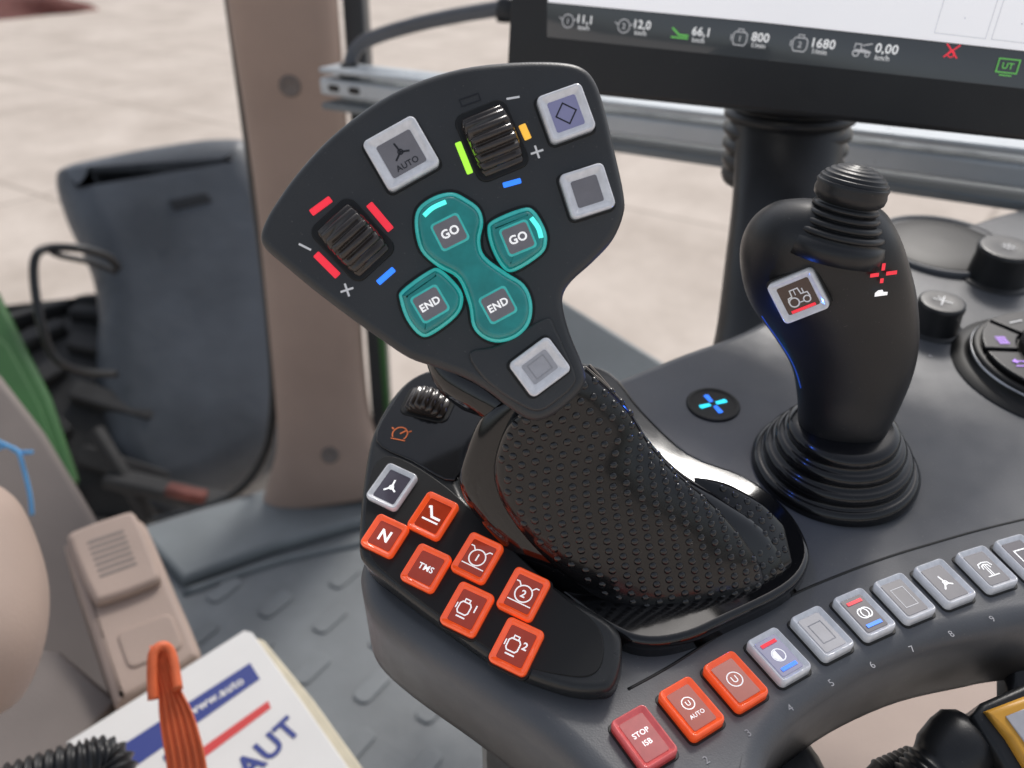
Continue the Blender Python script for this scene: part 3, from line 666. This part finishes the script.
def domes(rings,a0,a1,sp,parent,lim0=0,lim1=None,R=.0017,H=.00085):
    """raised round grip dimples following the surface, laid out from the crest line"""
    k=len(rings[0]); lim1=lim1 or len(rings)-1
    vs=[];fs=[]
    mid=k//4
    acc=[0]
    for i in range(1,len(rings)): acc.append(acc[-1]+(rings[i][mid]-rings[i-1][mid]).length)
    pos=acc[lim0]+sp*.5; row=0
    def S(i,fr_,a):
        x=a/(2*math.pi)*k; j=int(math.floor(x)); t=x-j
        def rp(ii): return rings[ii][j%k].lerp(rings[ii][(j+1)%k],t)
        return rp(i).lerp(rp(min(i+1,len(rings)-1)),fr_)
    while pos<acc[lim1]:
        i=max(q for q in range(len(acc)) if acc[q]<=pos); i=min(i,len(rings)-2); fr_=(pos-acc[i])/(acc[i+1]-acc[i])
        K=300; P=[S(i,fr_,a0+(a1-a0)*q/K) for q in range(K+1)]; L=[0]
        for q in range(1,K+1): L.append(L[-1]+(P[q]-P[q-1]).length)
        # crest of the surface sits at a = pi/2
        qm=int(round((math.pi/2-a0)/(a1-a0)*K)); Lm=L[qm]; tot=L[-1]
        for c_ in range(-40,41):
            s=Lm+(c_+(.5 if row%2 else 0))*sp
            if s<sp*.3 or s>tot-sp*.3: continue
            q=min(range(K+1),key=lambda z:abs(L[z]-s)); a=a0+(a1-a0)*q/K
            p=S(i,fr_,a); t1=S(i,fr_,a+.06)-S(i,fr_,a-.06); t2=rings[min(i+1,len(rings)-1)][int(a/(2*math.pi)*k)%k]-rings[max(i-1,0)][int(a/(2*math.pi)*k)%k]
            n=t1.cross(t2).normalized()
            ctr=sum(rings[i],V((0,0,0)))/k
            if n.dot(p-ctr)<0: n=-n
            X=t1.normalized(); Y=n.cross(X); b=len(vs)
            for rr,hh in((R*1.02,-.0003),(R*.93,H*.30),(R*.76,H*.66),(R*.5,H*.90),(R*.24,H*.99)): vs+=ring(p+n*hh,X,Y,rr,12)
            vs.append(p+n*H)
            for z in range(4):
                for w in range(12): fs.append((b+z*12+w,b+z*12+(w+1)%12,b+(z+1)*12+(w+1)%12,b+(z+1)*12+w))
            for w in range(12): fs.append((b+48+w,b+48+(w+1)%12,b+60))
        pos+=sp*.87; row+=1
    return mk("grip_dimples",vs,fs,'dimple',parent,wn=False)
domes(rn,.08,math.pi*.90,.0056,lv,lim0=2,lim1=len(rn)-5)
secs2=[(D(716,606,.366),D(694,478,.366),.000,.02),(D(738,600,.364),D(712,480,.368),.003,.02),(D(758,592,.364),D(732,486,.369),.004,.02),(D(778,576,.367),D(762,504,.371),.003,.02),(D(792,562,.370),D(784,526,.373),.001,.01)]
rn2=loftrings(secs2,6,48,.85)
vs,fs=ringsgeo(rn2); mk("finger_rest",vs,fs,'rubber',lv,wn=False)
domes(rn2,.08*math.pi,.92*math.pi,.0056,lv,lim0=7,lim1=len(rn2)-3)
rn=loftrings([(D(420,330,.36),D(520,330,.36),.01,.02),(D(428,368,.355),D(530,372,.355),.012,.02),(D(440,392,.355),D(540,410,.352),.012,.02),(D(462,410,.36),D(545,440,.352),.012,.02)])
vs,fs=ringsgeo(rn); mk("lever_neck",vs,fs,'gloss',lv,wn=False)

H0=D(450,250,.318); nh=((C-H0).normalized()+V((0,0,.16))).normalized(); PH=(H0,nh)
head=[(259,236),(264,220),(273,204),(295,173),(328,137),(370,104),(411,82),(462,66),(515,60),(561,60),(584,66),(597,81),(606,108),(616,150),(625,192),(625,213),(614,239),(594,261),(573,280),(564,295),(565,312),(572,336),(582,360),(587,378),(581,392),(563,409),(545,420),(530,420),(511,409),(489,392),(465,378),(435,367),(409,358),(383,341),(349,317),(311,288),(280,262),(264,248)]
slabpx("grip_head",head,PH,.026,.0034,'grey',lv,segs=6,taper=-.002)
slabpx("neck_facing",[(470,352),(500,344),(545,318),(556,330),(566,352),(576,376),(572,388),(556,402),(541,411),(526,408),(500,392),(478,372)],lift(PH,.0012),.003,.0011,'grey',lv)
button(lv,frame(PH,402,156,50,-28),.0218,.0208,'white','lcd',[text("AUTO",3.2,0,-4.2,bold=.015),stroke([(-3,-1.4),(0,.8),(3.2,-.4)],.7),stroke([(0,.8),(-.6,4.6)],.7),circ(0,.8,.9,.5)],'dkp',hg=.005,ins=.66,lip=.0020)
button(lv,frame(PH,565,116,45,-16),.0178,.0182,'white','lcdb',[stroke([(0,-4),(4,0),(0,4),(-4,0)],.55,True)],'dkp',hg=.005,ins=.64,lip=.0020)
button(lv,frame(PH,586,193,44,-14),.0174,.0174,'white','lcd',None,hg=.005,ins=.60,lip=.0020)
button(lv,frame(lift(PH,.0012),539,367,39,-29),.0184,.0158,'white','lcdl',[stroke([(-3.6,-3),(3.6,-3),(3.6,3),(-3.6,3)],.3,True)],'grp',hg=.005,ins=.62,lip=.0020)
def offpx(px,d):
    """grow or shrink an outline along its normals (on the face)"""
    n=len(px); out=[]; A=sum(px[i][0]*px[(i+1)%n][1]-px[(i+1)%n][0]*px[i][1] for i in range(n)); s=1 if A>0 else -1
    for i in range(n):
        tx=px[(i+1)%n][0]-px[i-1][0]; ty=px[(i+1)%n][1]-px[i-1][1]; L=math.hypot(tx,ty)
        out.append((px[i][0]+s*ty/L*d,px[i][1]-s*tx/L*d))
    return out
def tealbtn(px):
    slabpx("button_surround",offpx(px,3.0),lift(PH,.0006),.002,.0005,'pocket',lv)
    b=slabpx("teal_button",offpx(px,.5),lift(PH,.0030),.004,.0016,'tealrim',lv,segs=5)
    slabpx("translucent_cap",offpx(px,-2.8),lift(PH,.0054),.004,.0022,'teal',b,segs=6)
    return b
def goend(b,u,v,du,dv,s,w=.0100):
    f=frame(lift(PH,.0056),u,v,du,dv)
    v_,f_=slabgeo(rrect(fup(f,-.0001),w*1.16,w*1.12,.0016),f[3],.0006,.0002,2); mk("lens_frame",v_,f_,'tealrim',b)
    v_,f_=slabgeo(rrect(fup(f,.0001),w,w*.95,.0012),f[3],.0006,.0002,2); mk("display_lens",v_,f_,'lcd',b)
    symbol("symbol",fup(f,.0001),[text(s,4.5 if len(s)<3 else 3.9,0,0,bold=.022)],'eW',b,h=.0003)
b1=tealbtn([(415,226),(418,208),(434,196),(452,192),(466,198),(479,208),(483,222),(480,240),(485,256),(506,272),(524,284),(532,302),(530,322),(518,336),(500,342),(484,338),(473,326),(469,304),(458,278),(438,266),(421,250)])
goend(b1,450,232,22,-11,"GO"); goend(b1,498,305,24,-13,"END")
b2=tealbtn([(488,230),(493,220),(522,208),(534,210),(545,228),(547,242),(541,254),(516,270),(504,268),(493,250)]); goend(b2,518,238,22,-9,"GO")
b3=tealbtn([(400,300),(402,290),(428,271),(440,269),(458,286),(463,300),(456,316),(432,334),(420,335),(407,320)]); goend(b3,430,304,24,-14,"END")
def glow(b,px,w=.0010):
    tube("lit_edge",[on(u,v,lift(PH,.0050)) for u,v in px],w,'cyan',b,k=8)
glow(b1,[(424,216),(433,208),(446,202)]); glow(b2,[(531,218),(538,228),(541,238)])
wheel(lv,PH,353,240,42,45,.0125,.0172,.004,20)
wheel(lv,PH,492,141,24,57,.0125,.0176,.004,20)
def mark(u,v,du,dv,w,h,mt):
    f=frame(PH,u,v,du,dv)
    if mt=='ol': symbol("outline_mark",f,[stroke([(-w/2,-h/2),(w/2,-h/2),(w/2,h/2),(-w/2,h/2)],.5,True)],'dkp',lv)
    else:
        v_,f_=slabgeo(rrect(fup(f,.0003),w*.001,h*.001,.0004,3),f[3],.0006,.0001,1); mk("light_mark",v_,f_,mt,lv)
mark(321,206,22,-16,9,2.6,'eR'); mark(380,217,22,26,12.5,2.8,'eR'); mark(327,265,22,22,11.5,2.8,'eR'); mark(386,276,16,-14,8,2.2,'eB')
mark(464,158,12,30,12.5,2.4,'eG'); mark(525,132,8,18,6,2.8,'eY'); mark(512,183,18,-5,7,2.0,'eB'); mark(470,100,20,-7,7.5,2.6,'ol')
symbol("minus_mark",frame(PH,305,247,12,6),[rect(0,0,5,.8)],'eWs',lv); symbol("minus_mark",frame(PH,513,98,12,-2),[rect(0,0,5,.8)],'eWs',lv)
symbol("plus_mark",frame(PH,347,290,12,-4),[rect(0,0,5,.8),rect(0,0,.8,5)],'eWs',lv); symbol("plus_mark",frame(PH,537,152,12,-4),[rect(0,0,5,.8),rect(0,0,.8,5)],'eWs',lv)

# ================================================================== SECOND JOYSTICK
bc=on(833,468,CON)
js=empty("cross_joystick",bc,"black ergonomic joystick with ribbed rubber boot on the console","joystick")
pr=[(.0400,-.001),(.0408,.001),(.0406,.004),(.0390,.0065),(.0375,.0068),(.0355,.0068)]
pr+=[(.0355,.009),(.0360,.011),(.0352,.0135),(.0335,.0145),(.0308,.0145),(.0308,.017),(.0312,.019),(.0302,.021),(.0285,.022),(.0262,.022),(.0262,.0245),(.0264,.0265),(.0254,.0285),(.022,.030),(.010,.031),(.0001,.031)]
lathe("rubber_boot",bc,(n0+V((-.04,0,0))).normalized(),pr,'rubber',js,k=72)
sj=[(D(806,198,.366),D(872,204,.366),.012,.014),
(D(778,202,.367),D(884,215,.367),.020,.024),
(D(755,218,.370),D(895,237,.370),.026,.028),
(D(743,244,.374),D(903,262,.374),.028,.030),
(D(744,276,.380),D(911,294,.380),.027,.030),
(D(754,306,.386),D(915,326,.386),.024,.028),
(D(776,336,.392),D(914,354,.392),.021,.026),
(D(794,366,.399),D(907,382,.399),.019,.024),
(D(800,396,.406),D(895,412,.406),.016,.022),
(D(801,426,.414),D(881,440,.414),.015,.02),
(D(805,452,.424),D(872,462,.424),.014,.018),
(D(808,470,.430),D(868,476,.430),.013,.016)]
rj=loftrings(sj,6,56,.92); vs,fs=ringsgeo(rj); jb=mk("joystick_grip",vs,fs,'black',js,wn=False)
jbv=BVHTree.FromPolygons(vs,fs)
a0=D(836,236,.357); b0=D(862,158,.343); axk=(b0-a0).normalized()
pk_=[(.0215,-.008),(.0212,-.003),(.0204,.000)]
z=.001
for r_,dz in ((.0192,.0034),(.0170,.0034),(.0150,.0032),(.0136,.0030)):
    pk_+=[(r_-.0026,z),(r_-.0006,z+dz*.15),(r_+.0001,z+dz*.45),(r_-.0006,z+dz*.8),(r_-.0026,z+dz*.95)]; z+=dz
pk_+=[(.0112,z),(.0126,z+.0006),(.0142,z+.0022),(.0146,z+.0046),(.0142,z+.0066)]
z0=z+.0066
for q in range(1,8):
    ang=q/8*math.pi/2; rr=.0142*math.cos(ang); zz=z0+.0090*math.sin(ang)
    pk_+=[(rr+.0007,zz-.0002),(rr+.0002,zz+.0004),(rr-.0006,zz+.0002)]
pk_.append((.0001,z0+.0092))
lathe("thumb_cap",a0,axk,pk_,'black',js,k=56,wn=False)
p,n=hit(jbv,799,294); n=(n+(C-p).normalized()*.8).normalized(); pj=(p+n*.0015,n)
button(js,frame(pj,799,294,42,-17),.0200,.0190,'white','lcdbr',[stroke([(-4.6,-1.2),(-4,.6),(-2.4,.8),(-2.2,3.6),(1.2,3.6),(1.6,.8),(4.2,.6),(4.6,-1.6)],.55),circ(-2.4,-1.8,2.0,.6),circ(3.0,-2.2,1.4,.55),stroke([(-.2,-2.6),(1.4,-2.6)],.5),stroke([(2.8,.8),(2.8,3)],.5),stroke([(-.6,1),(-.6,3.4)],.4)],'eWs',hg=.0045,ins=.70,extra=[([rect(0,-5.5,10.5,1.3)],'eR')])
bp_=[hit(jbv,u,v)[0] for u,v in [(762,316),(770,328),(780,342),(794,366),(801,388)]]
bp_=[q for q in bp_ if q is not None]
if len(bp_)>2: tube("painted_spill_line",bp_,.0003,'eBs',js,k=8)  # glowing strip imitates blue LED light caught on the grip's left edge
bl=bpy.data.lights.new("blue_side_lamp",'POINT'); bl.energy=.016; bl.color=(.04,.16,1); bl.shadow_soft_size=0
blo=bpy.data.objects.new("blue_side_lamp",bl); sc.collection.objects.link(blo); blo.location=D(744,356,.372)
blo.parent=js; blo.matrix_parent_inverse=Matrix.Translation(-bc)
p,n=hit(jbv,882,274); pj2=(p+n*.0006,n)
symbol("arrow_mark",frame(pj2,882,276,30,-4),[poly([(-6,.2),(-2,.2),(-2,1.8),(-6,1.8)]),poly([(1.4,.2),(6.4,.2),(6.4,1.8),(1.4,1.8)]),poly([(-1.1,2.6),(.5,2.6),(.5,5.6),(-1.1,5.6)]),poly([(-1.1,-.8),(.5,-.8),(.5,-2.8),(-1.1,-2.8)])],'eR',js,h=.0006)
symbol("white_mark",frame(pj2,880,293,30,-4),[poly([(-3,-1),(3,-1),(3,.4),(1,.6),(.4,1.6),(-1.6,1.6),(-3,.6)])],'eW',js,h=.0008)

# ================================================================== BOTTOM RIGHT CONTROLS
e=empty("seat_side_panel",D(900,720,.75),"light taupe seat side panel seen through console opening","side panel")
slab("panel_surface",[D(730,600,.9),D(1100,560,.9),D(1120,900,.6),D(740,900,.6)],V((0,-.35,.93)).normalized(),.05,.01,'beige',e,sub=1)
def ribs(r,z0,n,dz,amp):
    o=[]
    for i in range(n): o+=[(r,z0+i*dz),(r+amp,z0+i*dz+dz*.3),(r+amp,z0+i*dz+dz*.6),(r,z0+i*dz+dz*.85)]
    return o
e=empty("ribbed_lever",D(900,790,.37),"black ribbed hydraulic lever knob with rounded end","lever")
lathe("ribbed_knob",D(884,786,.37),V((1,.25,.28)).normalized(),[(.006,-.006),(.009,-.003)]+ribs(.0100,0,7,.0026,.0010)+[(.009,.019),(.005,.021),(.0001,.0215)],'black',e,wn=False)
e=empty("paddle_lever",D(960,760,.36),"thick black ribbed round lever beside the yellow switch","lever")
lathe("paddle_grip",D(932,776,.36),V((.75,.45,.60)).normalized(),[(.008,-.014),(.0115,-.010)]+ribs(.0120,-.008,4,.0030,.0012)+[(.0128,.006),(.0142,.009),(.0146,.018),(.0138,.024),(.010,.028),(.004,.030),(.0001,.030)],'black',e,wn=False)
lathe("paddle_stem",D(976,810,.36),V((0,.2,1)),[(.010,-.03),(.011,.0),(.010,.016),(.006,.020)],'black',e)
e=empty("yellow_switch",D(1010,730,.35),"yellow framed switch panel with white display","switch")
ps=(D(1010,730,.345),V((-.15,-.45,.88)).normalized())
slabpx("yellow_housing",[(986,710),(1034,692),(1090,720),(1070,790),(1040,790),(1008,738)],ps,.012,.003,'yel',e,sub=1)
slabpx("display_face",[(1006,716),(1036,704),(1074,724),(1060,770),(1032,752)],lift(ps,.001),.002,.0005,'lcdl',e,sub=1)
slabpx("switch_base",[(972,716),(982,702),(1032,680),(1100,700),(1080,800),(1024,800)],lift(ps,-.004),.03,.003,'black',e,sub=1)
e=empty("console_post",D(1020,650,.37),"black vertical support post under console edge","support post")
beam("post_bar",D(1022,625,.40),D(1026,790,.37),.014,.02,V((1,0,0)),'black',e,r=.004)

# ================================================================== LIGHT
w=bpy.data.worlds.new("World"); sc.world=w; w.use_nodes=True; nt=w.node_tree
bg=nt.nodes["Background"]; sky=nt.nodes.new("ShaderNodeTexSky"); sky.sky_type='NISHITA'; sky.sun_disc=False
EL=math.radians(50); AZ=math.radians(22)
sky.sun_elevation=EL; sky.sun_rotation=AZ; sky.dust_density=3; sky.air_density=1.0; sky.ozone_density=1
hs=nt.nodes.new("ShaderNodeHueSaturation"); hs.inputs["Saturation"].default_value=.45
nt.links.new(sky.outputs["Color"],hs.inputs["Color"]); nt.links.new(hs.outputs["Color"],bg.inputs["Color"])
bg.inputs["Strength"].default_value=.145
s=bpy.data.lights.new("Sun",'SUN'); s.energy=1.7; s.angle=math.radians(11); s.color=(1,.96,.91)
so=bpy.data.objects.new("Sun",s); sc.collection.objects.link(so)
dv=V((math.sin(AZ)*math.cos(EL),math.cos(AZ)*math.cos(EL),math.sin(EL)))
so.rotation_euler=dv.to_track_quat('Z','Y').to_euler()
sc.view_settings.view_transform='Standard'; sc.view_settings.look='None'; sc.view_settings.exposure=0
